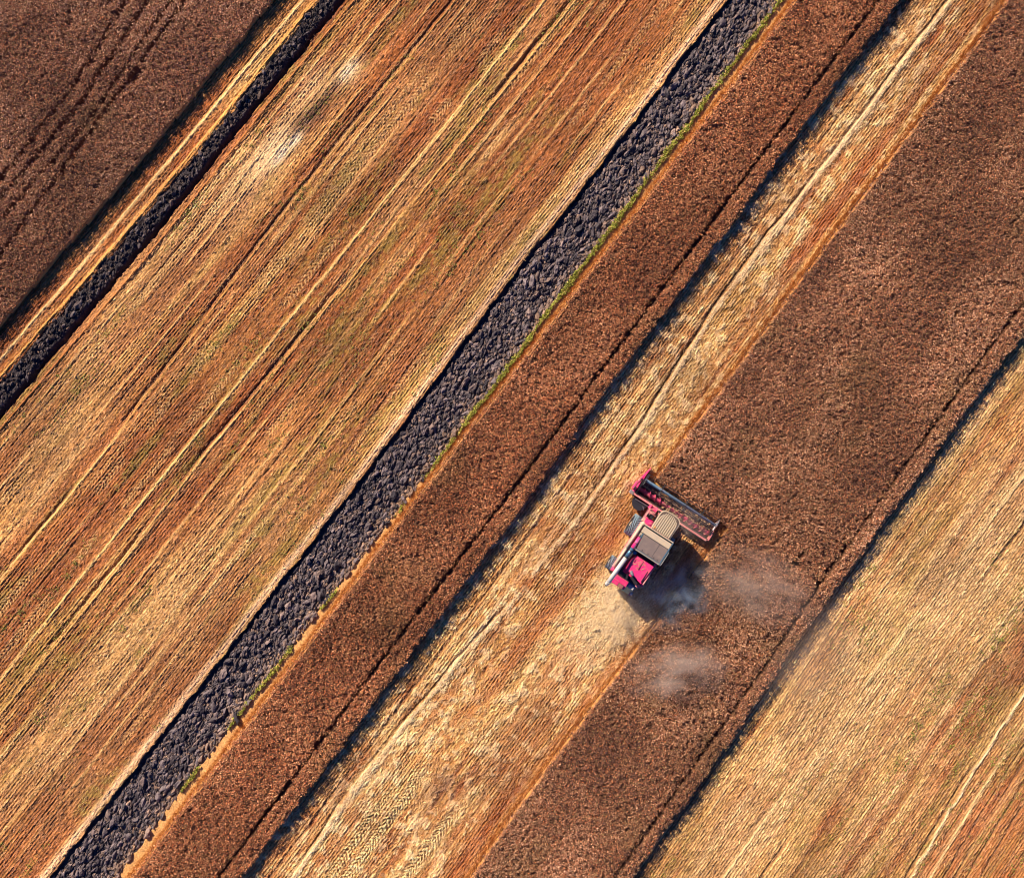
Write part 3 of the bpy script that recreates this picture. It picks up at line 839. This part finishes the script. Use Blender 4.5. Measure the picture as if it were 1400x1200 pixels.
def combine():
    root = bpy.data.objects.new('combine_harvester', None); COL.objects.link(root)
    root.location = HO; root.rotation_euler = (0, 0, HEAD)
    tag(root, 'pink red combine harvester with beige ribbed cab roof cutting into the wide brown crop', 'combine harvester')
    # --- hull
    b = bmesh.new()
    side_prism(b, [(-.3, .95), (.1, 1.5), (.1, 2.2), (-.35, 2.6), (-4.5, 2.6), (-4.7, 1.2), (-3.2, .75), (-.9, .75)], -1.35, .92)
    finish(b, 'body', PINK, root, .03)
    # long left side cover seen as a pale rail
    b = bmesh.new()
    side_prism(b, [(-.40, 2.2), (-.40, 3.50), (-.55, 3.58), (-4.05, 3.28), (-4.3, 3.05), (-4.3, 2.2)], .94, 1.10)
    finish(b, 'side_cover', PINKD, root, .04)
    b = bmesh.new(); tube(b, (-.55, 1.10, 3.60), (-2.6, 1.10, 3.46), .115); tube(b, (-2.6, 1.10, 3.46), (-4.1, 1.10, 3.34), .095)
    bmesh.ops.create_uvsphere(b, u_segments=12, v_segments=8, radius=.17, matrix=Matrix.Translation((-.46, 1.06, 3.62)))
    finish(b, 'cover_rail', BEIGE, root, smooth=True)
    b = bmesh.new(); box(b, -.52, -4.2, .918, .932, 2.5, 3.38)
    finish(b, 'side_trim', PINK, root)
    b = bmesh.new(); side_prism(b, [(-.45, 1.3), (-.45, 2.9), (-4.4, 2.8), (-4.4, 1.5)], -1.50, -1.36)
    finish(b, 'side_cover', PINK, root, .04)
    # --- grain tank
    b = bmesh.new()
    x0, x1, y0, y1, zt = -2.28, -.42, -1.46, .72, 3.9
    for (a, c, d, e_) in ((x0, x1, y0, y0 + .05), (x0, x1, y1 - .05, y1), (x0, x0 + .05, y0 + .052, y1 - .052), (x1 - .05, x1, y0 + .052, y1 - .052)):
        box(b, a, c, d, e_, 2.62, zt)
    box(b, x0 + .052, x1 - .052, y0 + .052, y1 - .052, 2.63, 2.7)
    tank = finish(b, 'grain_tank', STEELB, root)
    b = bmesh.new(); prism(b, [(-1.0, y0 + .02), (-.56, y0 + .02), (-.56, -.33), (-1.0, -.33)], 3.86, lambda x, y: 3.93 + .06 * (x + 1)); finish(b, 'front_lid', BEIGE, tank, .012)
    b = bmesh.new(); prism(b, [(-1.0, -.31), (-.56, -.31), (-.56, y1 + .2), (-1.0, y1 + .2)], 3.86, lambda x, y: 3.93 + .06 * (x + 1)); finish(b, 'front_lid', BEIGE, tank, .012)
    b = bmesh.new(); prism(b, [(-2.22, y0 + .03), (-1.05, y0 + .03), (-1.05, -.74), (-2.22, -.74)], 3.84, 3.91); finish(b, 'tank_cover', TANKC, tank, .012)
    b = bmesh.new(); prism(b, [(-2.22, -.715), (-1.05, -.715), (-1.05, .66), (-2.22, .52)], 3.84, 3.91); finish(b, 'tank_cover', TANKC, tank, .012)
    b = bmesh.new(); box(b, -.46, -.38, y0 - .03, 1.12, 3.84, 3.95); box(b, -.56, -.49, y0 + .1, .86, 3.80, 3.83)
    box(b, -2.34, -2.29, y0 - .02, .56, 3.82, 3.94)
    finish(b, 'tank_rim', BEIGE, tank, .012)
    b = bmesh.new(); box(b, -.55, -.47, y0 + .1, .80, 3.70, 3.86); box(b, -1.045, -1.005, y0 + .05, .9, 3.72, 3.88); finish(b, 'lid_gap', BLACK, tank)
    b = bmesh.new(); box(b, -2.35, -.40, y0 - .07, y0 - .005, 3.5, 3.92); finish(b, 'tank_side', STEELB, tank, .01)
    for yy in (-1.2, -.9, -.4, .1):
        b = bmesh.new(); box(b, -2.16, -2.06, yy, yy + .05, 3.91, 3.94); finish(b, 'latch', BLACK, tank)
    b = bmesh.new(); path(b, [(-2.3, -1.50, 3.55), (-2.3, -1.58, 4.05), (-1.2, -1.58, 4.05), (-1.2, -1.50, 3.6)], .018); finish(b, 'grab_rail', CHROME, tank)
    b = bmesh.new()
    for i in range(7): box(b, -.70 - .5 * i, -.715 - .5 * i, .935, 1.112, 2.3, 3.45 - .04 * i)
    finish(b, 'panel_seam', BLACK, root)
    # platform deck left of the tank: dusty beige with fittings
    b = bmesh.new(); box(b, -1.45, -.45, .73, .93, 3.2, 3.42); finish(b, 'deck_panel', PINKD, root, .02)
    b = bmesh.new(); tube(b, (-1.0, .80, 3.42), (-1.0, .80, 3.62), .09); tube(b, (-1.28, .83, 3.42), (-1.28, .83, 3.58), .06); box(b, -1.2, -1.1, .70, .9, 3.42, 3.55)
    finish(b, 'auger_pivot', BEIGE, root)
    # --- unloading auger, folded back along the left side
    b = bmesh.new(); tube(b, (-1.42, .72, 3.72), (-2.35, .76, 3.74), .165, seg=24); a_ = finish(b, 'unloading_auger', PINK, root, smooth=False)
    for f in a_.data.polygons: f.use_smooth = len(f.vertices) == 4
    b = bmesh.new(); tube(b, (-2.35, .76, 3.74), (-3.15, .80, 3.76), .15, seg=24)
    o = finish(b, 'auger_tube', STEELB, a_); 
    for f in o.data.polygons: f.use_smooth = len(f.vertices) == 4
    for p, q, rr in (((-2.55, .77, 3.745), (-2.62, .775, 3.747), .175), ((-3.12, .80, 3.76), (-3.2, .80, 3.76), .19), ((-1.9, .74, 3.73), (-1.96, .74, 3.73), .178)):
        b = bmesh.new(); tube(b, p, q, rr, seg=24); finish(b, 'flange', BLACK, a_)
    b = bmesh.new(); tube(b, (-3.2, .80, 3.76), (-5.35, .90, 3.80), .165, seg=24)
    o = finish(b, 'outlet_tube', PALEG, a_)
    for f in o.data.polygons: f.use_smooth = len(f.vertices) == 4
    b = bmesh.new(); tube(b, (-5.33, .90, 3.80), (-5.58, .91, 3.62), .17, .15, seg=24); finish(b, 'spout', PALEG, a_)
    b = bmesh.new(); tube(b, (-5.56, .911, 3.63), (-5.64, .914, 3.55), .155, .13, seg=24); finish(b, 'rubber_lip', BLACK, a_)
    # --- engine bay and hood
    b = bmesh.new(); box(b, -2.36, -2.62, -1.36, .5, 2.6, 2.72); box(b, -2.62, -4.4, .30, .72, 2.6, 2.66); box(b, -4.22, -4.6, -1.2, .5, 2.6, 2.68)
    finish(b, 'engine_bay', BLACK, root, .01)
    b = bmesh.new()
    prism(b, [(-2.66, .12), (-2.66, -1.30), (-4.22, -1.22), (-4.02, -.35), (-3.90, .26), (-3.1, .30)], 2.63, lambda x, y: 3.52 - .05 * abs(x + 2.6))
    hood = finish(b, 'engine_hood', PINK, root, .035)
    b = bmesh.new(); box(b, -2.72, -3.45, -.49, -.46, 3.46, 3.53); box(b, -3.2, -4.1, -1.17, -1.11, 3.40, 3.50); box(b, -2.9, -3.15, .05, .09, 3.46, 3.53); finish(b, 'hood_slot', BLACK, hood)
    b = bmesh.new(); box(b, -2.7, -4.2, -1.42, -1.31, 2.6, 3.40); finish(b, 'hood_side', PINKD, hood, .02)
    # dirt settled on the hood
    b = bmesh.new()
    for i in range(60):
        cx = random.gauss(-3.0, .22); cy = random.gauss(-.42, .26); s = random.uniform(.02, .06)
        bmesh.ops.create_icosphere(b, subdivisions=1, radius=s, matrix=Matrix.Translation((min(cx, -2.7), cy, 3.495)) @ Matrix.Rotation(random.random() * 3, 4, 'Z') @ Matrix.Diagonal((1.5, .8, .5, 1)))
    finish(b, 'loose_chaff', CHAFF, hood)['kind'] = 'stuff'
    # --- air intake, exhaust, pipes
    b = bmesh.new(); tube(b, (-2.55, .42, 2.66), (-2.55, .42, 3.5), .11, seg=18); tube(b, (-2.55, .42, 3.5), (-2.55, .42, 3.6), .16, .13, seg=18); finish(b, 'air_intake', STEELB, root)
    b = bmesh.new(); path(b, [(-2.7, .45, 3.2), (-3.1, .48, 3.1), (-3.5, .5, 2.95), (-3.8, .5, 2.8)], .09)
    for i in range(5): box(b, -2.8 - .22 * i, -2.92 - .22 * i, .36, .6, 2.66, 2.95 + .04 * (i % 2))
    finish(b, 'hose_bundle', BLACK, root)
    b = bmesh.new(); tube(b, (-3.80, -.10, 3.42), (-3.98, -.28, 3.46), .12, seg=18); tube(b, (-3.98, -.28, 2.7), (-3.98, -.28, 3.75), .08, seg=14); finish(b, 'exhaust_pipe', CHROME, root)
    b = bmesh.new(); tube(b, (-4.12, -.42, 3.2), (-4.38, -1.0, 3.2), .16, seg=18); box(b, -4.3, -4.2, -.8, -.6, 2.66, 3.1); box(b, -4.5, -4.28, -.9, -.55, 2.66, 2.9); tube(b, (-4.2, -.1, 2.8), (-4.45, -.3, 2.75), .09)
    finish(b, 'muffler', BLACK, root)
    b = bmesh.new(); box(b, -4.42, -4.62, -1.36, -1.05, 2.3, 2.82); tube(b, (-4.40, -1.2, 2.8), (-4.40, -1.2, 3.2), .06); finish(b, 'corner_panel', PINKD, root, .02)
    # --- rear hood
    b = bmesh.new()
    prism(b, [(-4.62, .62), (-4.62, -.52), (-5.32, -.55), (-5.32, .62)], 1.5, lambda x, y: 2.62 - .25 * (-4.6 - x))
    rh = finish(b, 'rear_hood', PINK, root, .04)
    b = bmesh.new(); box(b, -5.34, -5.05, -.38, .05, 2.44, 2.60); finish(b, 'rear_vent', BLACK, rh)
    b = bmesh.new()
    for i in range(5): box(b, -5.32 + .055 * i, -5.30 + .055 * i, -.36, .03, 2.60, 2.615)
    box(b, -4.64, -4.66, -.5, .6, 2.6, 2.64); box(b, -4.95, -4.98, .1, .58, 2.545, 2.57); finish(b, 'vent_slat', PINKD, rh)
    # --- straw chopper and spreader
    b = bmesh.new(); side_prism(b, [(-4.62, 1.0), (-4.62, 2.2), (-5.0, 2.1), (-5.5, 1.2), (-5.4, .9)], -1.25, -.58)
    box(b, -4.72, -5.4, -.55, .6, .95, 1.45)
    ch = finish(b, 'straw_chopper', STEELB, root, .03)
    b = bmesh.new(); box(b, -4.75, -5.0, -1.15, -.7, 2.16, 2.24); finish(b, 'chopper_lid', PALEG, ch)
    b = bmesh.new(); tube(b, (-5.3, -1.24, 1.5), (-5.3, -1.40, 1.5), .14); finish(b, 'chopper_pulley', PALEG, ch)
    b = bmesh.new(); prism(b, [(-5.30, -1.34), (-5.30, -1.16), (-5.52, -1.2), (-5.50, -1.32)], 1.52, 1.60); finish(b, 'chopper_fin', PINKD, ch)
    # --- cab
    b = bmesh.new()
    out = [(-.30, .40), (.80, .36), (1.12, .1), (1.22, -.35), (1.14, -.82), (.84, -1.10), (-.30, -1.14)]
    prism(b, out, 1.95, 3.5)
    cab = finish(b, 'cab', GLASS, root, .02)
    cy0 = -.37
    def outline(s, n=16):
        pts = [(-.36, cy0 + .80 * s)]
        for i in range(n + 1):
            a = math.pi / 2 - math.pi * i / n
            ce = abs(math.cos(a)) ** .66; se = math.copysign(abs(math.sin(a)) ** .66, math.sin(a))
            pts.append((.76 + .54 * s * ce, cy0 + .83 * s * se))
        pts.append((-.36, cy0 - .80 * s))
        return pts
    b = bmesh.new(); prism(b, outline(1.0), 3.52, 3.66)
    roof = finish(b, 'cab_roof', BEIGE, cab, .03)
    b = bmesh.new(); prism(b, outline(.90), 3.665, 3.69); finish(b, 'roof_recess', paint('roof_groove', (.07, .05, .045), .8, .1), roof)
    b = bmesh.new()
    for i in range(9):                        # raised ribs, bending inwards at the front
        fy = -1 + 2 * (i + .5) / 9
        yb = cy0 + fy * .73; n = 10
        L_, R_ = [], []
        lim = .72 + .47 * (1 - abs(fy) ** 3) ** .6
        for j in range(n + 1):
            t = j / n; x = -.33 + (lim + .33) * t
            bend = -math.copysign(abs(fy) ** 1.0 * .13, fy) * max(0, (t - .62) / .38) ** 2
            w = .050 * (1 - .5 * max(0, t - .8) / .2)
            L_.append((x, yb + bend + w)); R_.append((x, yb + bend - w))
        prism(b, R_ + L_[::-1], 3.68, 3.725)
    finish(b, 'roof_rib', BEIGE, roof, .012)
    b = bmesh.new(); box(b, .86, 1.0, .30, .58, 3.1, 3.62); tube(b, (.80, .34, 3.4), (.95, .42, 3.5), .03); finish(b, 'mirror', BLACK, cab, .02)
    b = bmesh.new(); box(b, .86, .96, -1.35, -1.12, 3.0, 3.5); finish(b, 'mirror', BLACK, cab, .02)
    b = bmesh.new(); tube(b, (-.2, .25, 3.66), (-.2, .25, 3.80), .06); finish(b, 'beacon', paint('amber', (.8, .3, .03), .3, .1), cab)
    for i in range(4):
        b = bmesh.new(); box(b, 1.20 - abs(i - 1.5) * .09, 1.28 - abs(i - 1.5) * .09, -.02 - .22 * i, -.14 - .22 * i, 3.40, 3.50)
        finish(b, 'work_lamp', CHROME, cab, .01)
    # --- platform, ladder and rails on the left
    b = bmesh.new(); box(b, -.32, .72, .44, 1.12, 1.93, 2.0)
    for i in range(9): box(b, -.28 + .11 * i, -.25 + .11 * i, .48, 1.08, 2.0, 2.02)
    pf = finish(b, 'platform', paint('worn_deck', (.30, .07, .12), .7, .7, (.42, .27, .20), dscale=6), root)
    b = bmesh.new(); box(b, -.34, -.02, .5, 1.1, 2.02, 2.30); finish(b, 'step_box', BEIGE, pf, .03)
    b = bmesh.new(); box(b, .15, .45, .5, .8, 2.02, 2.28); tube(b, (.3, .95, 2.02), (.3, .95, 2.3), .1); finish(b, 'tool_box', BLACK, pf, .02)
    b = bmesh.new(); box(b, .5, .7, .55, .9, 2.02, 2.2); finish(b, 'battery_box', PINKD, pf, .02)
    b = bmesh.new()
    path(b, [(.75, 1.1, 2.0), (.75, 1.1, 2.95), (.95, .85, 3.0), (.95, .45, 3.0), (.72, .42, 2.95)], .028)
    path(b, [(.75, 1.1, 2.95), (.3, 1.12, 2.98), (-.28, 1.12, 2.98), (-.28, 1.12, 2.0)], .028)
    path(b, [(.25, 1.12, 2.0), (.25, 1.12, 2.98)], .022); path(b, [(.75, 1.1, 2.5), (-.28, 1.12, 2.5)], .02)
    path(b, [(.5, .5, 2.95), (.5, 1.1, 2.97)], .024)
    finish(b, 'handrail', PINKD, root)
    b = bmesh.new()
    for i in range(5): box(b, .78 + .05 * i, .96 + .05 * i, .55, 1.0, .62 + .3 * (4 - i) , .66 + .3 * (4 - i))
    box(b, .76, 1.1, 1.01, 1.05, .6, 2.0); box(b, .76, 1.1, .50, .54, .6, 2.0)
    finish(b, 'ladder', PINK, root)
    # --- wheels and axles
    make_wheel(root, -.95, 1.24, .86, .62, 26, 'front_wheel'); make_wheel(root, -.95, -1.62, .86, .62, 26, 'front_wheel')
    make_wheel(root, -4.22, 1.10, .55, .40, 18, 'rear_wheel'); make_wheel(root, -4.22, -1.42, .55, .40, 18, 'rear_wheel')
    b = bmesh.new(); box(b, -1.1, -.8, -1.35, .95, .72, 1.0); finish(b, 'front_axle', BLACK, root, .02)
    b = bmesh.new(); box(b, -4.32, -4.12, -1.25, .92, .48, .68); box(b, -4.3, -4.14, -.35, 0, .66, 1.1); finish(b, 'rear_axle', BLACK, root, .02)
    # --- feeder house
    b = bmesh.new(); side_prism(b, [(-.2, 1.1), (-.2, 1.8), (1.1, 1.0), (1.1, .35)], -.85, .15); finish(b, 'feeder_house', PINK, root, .02)
    # --- header
    yl, yr = 2.58, -4.02
    b = bmesh.new()
    side_prism(b, [(1.20, .18), (1.20, .98), (1.24, .98), (1.27, .24), (2.30, .14), (2.30, .10), (1.27, .14)], yr, yl)
    hd = finish(b, 'header_trough', paint('worn_trough', (.05, .035, .045), .6, .4, (.30, .19, .12), dscale=4), root)
    b = bmesh.new(); box(b, 1.0, 1.15, yr + .06, yl - .05, .93, 1.08); finish(b, 'header_beam', PINKD, hd, .03)
    b = bmesh.new(); box(b, .90, .97, yr + .3, yl - .1, .62, .72); box(b, .90, 1.19, yr + .3, yl - .1, .22, .30)
    for i in range(9): box(b, 1.0, 1.16, yr + .5 + .72 * i, yr + .58 + .72 * i, .3, .9)
    finish(b, 'rear_frame', BLACK, hd)
    b = bmesh.new(); box(b, .94, 1.22, yl - .02, yl + .30, .75, 1.12); finish(b, 'gearbox', paint('grey_casing', (.20, .18, .20), .5, .3), hd, .03)
    # broad rounded black plate behind the left half of the header
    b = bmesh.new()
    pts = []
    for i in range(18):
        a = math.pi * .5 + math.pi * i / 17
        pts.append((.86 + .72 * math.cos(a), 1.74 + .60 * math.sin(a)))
    prism(b, pts, .52, lambda x, y: .70 + .10 * (x + .0)); finish(b, 'black_plate', paint('plate_black', (.008, .012, .022), .6, .03), hd, .03)
    b = bmesh.new(); path(b, [(.80, 2.2, .9), (.83, 1.4, .92), (.84, .75, 1.0)], .018); path(b, [(.62, 1.40, .82), (.52, 1.28, .82), (.42, 1.22, .80)], .02); finish(b, 'hydraulic_pipe', CHROME, hd)
    # auger in the trough
    b = bmesh.new(); tube(b, (1.62, yr + .1, .50), (1.62, yl - .1, .50), .16, seg=18)
    def flight(y0, y1, sgn):
        turns = abs(y1 - y0) / .46; n = int(turns * 16)
        prev = None
        for i in range(n + 1):
            a = sgn * 2 * math.pi * turns * i / n; y = y0 + (y1 - y0) * i / n
            c, s_ = math.cos(a), math.sin(a)
            P = [b.verts.new((1.62 + r * c, y + o, .50 + r * s_)) for r, o in ((.15, -.012), (.29, -.012), (.29, .012), (.15, .012))]
            if prev:
                for j in range(4): b.faces.new((prev[j], prev[(j + 1) % 4], P[(j + 1) % 4], P[j]))
            prev = P
    flight(yr + .15, -.95, 1); flight(yl - .15, .15, 1)
    finish(b, 'feed_auger', paint('worn_auger', (.50, .03, .13), .5, .8, (.30, .18, .12), dscale=3), hd)
    # straw and chaff lying in the trough
    b = bmesh.new()
    for i in range(430):
        yy = random.uniform(yr + .25, yl - .9); xx = random.gauss(1.95, .17) if i % 2 else random.uniform(1.35, 2.2)
        if abs(yy + .5) < 1.1: xx = random.uniform(1.3, 2.1)
        if yy > .2 and (xx < 1.85 or random.random() < .6): continue
        s = random.uniform(.03, .10)
        bmesh.ops.create_icosphere(b, subdivisions=1, radius=s, matrix=Matrix.Translation((xx, yy, random.uniform(.26, .80 if xx < 1.9 else .5))) @ Matrix.Rotation(random.random() * 6, 4, (random.random(), random.random(), 1)) @ Matrix.Diagonal((1.9, .5, .45, 1)))
    finish(b, 'cut_stalks', CHAFF, hd)['kind'] = 'stuff'
    # knife bar with guards
    b = bmesh.new(); box(b, 2.31, 2.38, yr, yl, .09, .13)
    for i in range(86):
        y = yr + .05 + (yl - yr - .1) * i / 85
        prism(b, [(2.38, y - .02), (2.38, y + .02), (2.50, y)], .10, .125)
    finish(b, 'knife_bar', CHROME, hd)
    # dividers
    b = bmesh.new()
    side_prism(b, [(1.12, .15), (1.15, 1.10), (1.6, 1.28), (2.15, 1.02), (2.25, .45), (2.2, .12)], yl - .02, yl + .10)
    prism(b, [(1.30, yl + .10), (2.05, yl + .10), (2.0, yl + .24), (1.35, yl + .26)], .3, 1.1)
    d1 = finish(b, 'left_end_shield', PINK, hd, .03)
    b = bmesh.new(); prism(b, [(2.52, yl + .06), (2.52, yl - .10), (3.42, yl - .17)], lambda x, y: .15, lambda x, y: .74 - .22 * (x - 2.5)); 
    prism(b, [(2.27, yl + .07), (2.50, yl + .07), (2.50, yl - .11), (2.27, yl - .08)], .15, .9); finish(b, 'divider_nose', PINK, hd, .02)
    b = bmesh.new(); path(b, [(1.5, yl + .14, 1.14), (1.9, yl + .13, 1.13), (2.3, yl + .0, 1.0)], .03); tube(b, (1.45, yl + .09, 1.22), (1.45, yl + .19, 1.22), .16); tube(b, (2.3, yl + .02, .95), (2.3, yl + .08, .95), .1)
    box(b, 1.95, 2.9, yl - .34, yl - .22, .55, 1.05)
    finish(b, 'drive_chain', BLACK, hd)
    b = bmesh.new(); side_prism(b, [(1.12, .15), (1.15, 1.0), (1.7, .95), (2.25, .5), (2.35, .12)], yr - .10, yr + .02); finish(b, 'right_end_shield', PINKD, hd, .03)
    b = bmesh.new(); prism(b, [(2.37, yr - .12), (2.37, yr + .05), (3.1, yr + .02)], .12, lambda x, y: .62 - .3 * (x - 2.37)); finish(b, 'divider_nose', PINKD, hd, .02)
    b = bmesh.new(); box(b, 1.5, 2.4, yr + .03, yr + .09, .9, 1.0); tube(b, (1.5, yr - .05, .8), (1.5, yr - .16, .8), .15); path(b, [(2.35, yr - .05, .7), (2.9, yr - .1, .8)], .02); finish(b, 'reel_arm', BLACK, hd)
    # --- reel
    RX, RZ, RR = 2.42, 1.28, .50
    b = bmesh.new(); tube(b, (RX, yr + .1, RZ), (RX, yl - .2, RZ), .10, seg=18)
    reel = finish(b, 'reel', STEELB, root, smooth=False)
    for f in reel.data.polygons: f.use_smooth = len(f.vertices) == 4
    for k in range(5):
        a = math.radians(18 + 72 * k)
        x, z = RX + RR * math.cos(a), RZ + RR * math.sin(a)
        b = bmesh.new(); tube(b, (x, yr + .12, z), (x, yl - .22, z), .022, seg=8)
        for i in range(58):
            y = yr + .2 + (yl - yr - .5) * i / 57
            tube(b, (x, y, z), (x - .02, y, z - .26), .008, .004, seg=5)
        finish(b, 'tine_bar', CHROME if k == 1 else BLACK, reel)
    for y in (yl - .25, .95, -1.15, -2.55, yr + .14):
        b = bmesh.new()
        for k in range(5):
            a = math.radians(18 + 72 * k); a2 = math.radians(18 + 72 * (k + 1))
            p = (RX + RR * math.cos(a), y, RZ + RR * math.sin(a))
            tube(b, (RX, y, RZ), p, .028, seg=6); tube(b, p, (RX + RR * math.cos(a2), y, RZ + RR * math.sin(a2)), .018, seg=6)
        tube(b, (RX, y - .03, RZ), (RX, y + .03, RZ), .13, seg=16)
        finish(b, 'reel_spider', BLACK if y not in (yr + .14,) else CHROME, reel)
    b = bmesh.new(); box(b, 1.15, 2.42, yl - .19, yl - .12, 1.10, 1.20); finish(b, 'reel_arm', BLACK, reel)
    return root
combine()

# ------------------------------------------------------------------ dust hanging in the air
def dust(label, px, py, z, rx, ry, rz, dens, rot=0.0, colr=(.85, .78, .70), scale=1.3, thr=.42, seed=0.0):
    x, y = wpt(px, py, z)
    bm = bmesh.new(); bmesh.ops.create_icosphere(bm, subdivisions=3, radius=1)
    me = bpy.data.meshes.new('dust_cloud'); bm.to_mesh(me); bm.free()
    o = bpy.data.objects.new('dust_cloud', me); COL.objects.link(o)
    o.location = (x, y, z); o.scale = (rx, ry, rz); o.rotation_euler = (0, 0, rot)
    m = bpy.data.materials.new('dust'); m.use_nodes = True
    nt = m.node_tree; N, L = nt.nodes, nt.links; N.clear()
    tc = N.new('ShaderNodeTexCoord')
    le = N.new('ShaderNodeVectorMath'); le.operation = 'LENGTH'
    L.new(tc.outputs['Object'], le.inputs[0])
    nz = N.new('ShaderNodeTexNoise'); nz.inputs['Scale'].default_value = scale; nz.inputs['Detail'].default_value = 4; nz.inputs['Roughness'].default_value = .6
    nz.noise_dimensions = '4D'; nz.inputs['W'].default_value = seed; nz.inputs['Distortion'].default_value = .6
    L.new(tc.outputs['Object'], nz.inputs['Vector'])
    f = N.new('ShaderNodeMapRange'); f.interpolation_type = 'SMOOTHSTEP'
    f.inputs[1].default_value = 1.0; f.inputs[2].default_value = .0; f.inputs[3].default_value = 0; f.inputs[4].default_value = 1
    L.new(le.outputs['Value'], f.inputs[0])
    g = N.new('ShaderNodeMapRange'); g.interpolation_type = 'SMOOTHSTEP'
    g.inputs[1].default_value = thr; g.inputs[2].default_value = thr + .22
    L.new(nz.outputs[0], g.inputs[0])
    mu = N.new('ShaderNodeMath'); mu.operation = 'MULTIPLY'
    L.new(f.outputs[0], mu.inputs[0]); L.new(g.outputs[0], mu.inputs[1])
    m2 = N.new('ShaderNodeMath'); m2.operation = 'MULTIPLY'; m2.inputs[1].default_value = dens
    L.new(mu.outputs[0], m2.inputs[0])
    pv = N.new('ShaderNodeVolumePrincipled'); pv.inputs['Color'].default_value = (*colr, 1); pv.inputs['Anisotropy'].default_value = .2
    L.new(m2.outputs[0], pv.inputs['Density'])
    mo = N.new('ShaderNodeOutputMaterial'); L.new(pv.outputs[0], mo.inputs['Volume'])
    me.materials.append(m)
    tag(o, label, 'dust', kind='stuff')
R45 = math.radians(45)
dust('pale ragged dust drifting over the wide crop below the harvester', 925, 918, 2.2, 5.0, 2.6, 1.1, 1.6, .15, thr=.42, scale=2.6, seed=1)
dust('faint dust wisps over the wide crop right of the harvester shadow', 1035, 800, 2.2, 6.0, 3.6, 1.1, .75, -.4, thr=.40, scale=2.4, seed=2)
dust('dust tinted blue for skylight, curling through the shadow beside the harvester', 925, 815, 1.4, 3.8, 3.0, 1.1, 2.0, .5, (.66, .84, 1.0), 2.6, .46, 3)  # blue skylight inside the shadow is put into this dust's colour
dust('straw coloured dust plume thrown out at the left rear of the harvester', 848, 838, 1.4, 2.5, 3.4, 1.2, 1.5, .35, (1.0, .90, .70), 2.6, .44, 4)
dust('thin dust between the cab and the header', 940, 715, 1.6, 2.8, 1.6, .9, .6, -.5, (.9, .8, .72), 2.2, .40, 5)
dust('thin dust drifting over the golden stubble near the crop edge', 1110, 895, 1.6, 7.0, 3.6, 1.2, .22, .9, thr=.36, scale=2.2, seed=6)
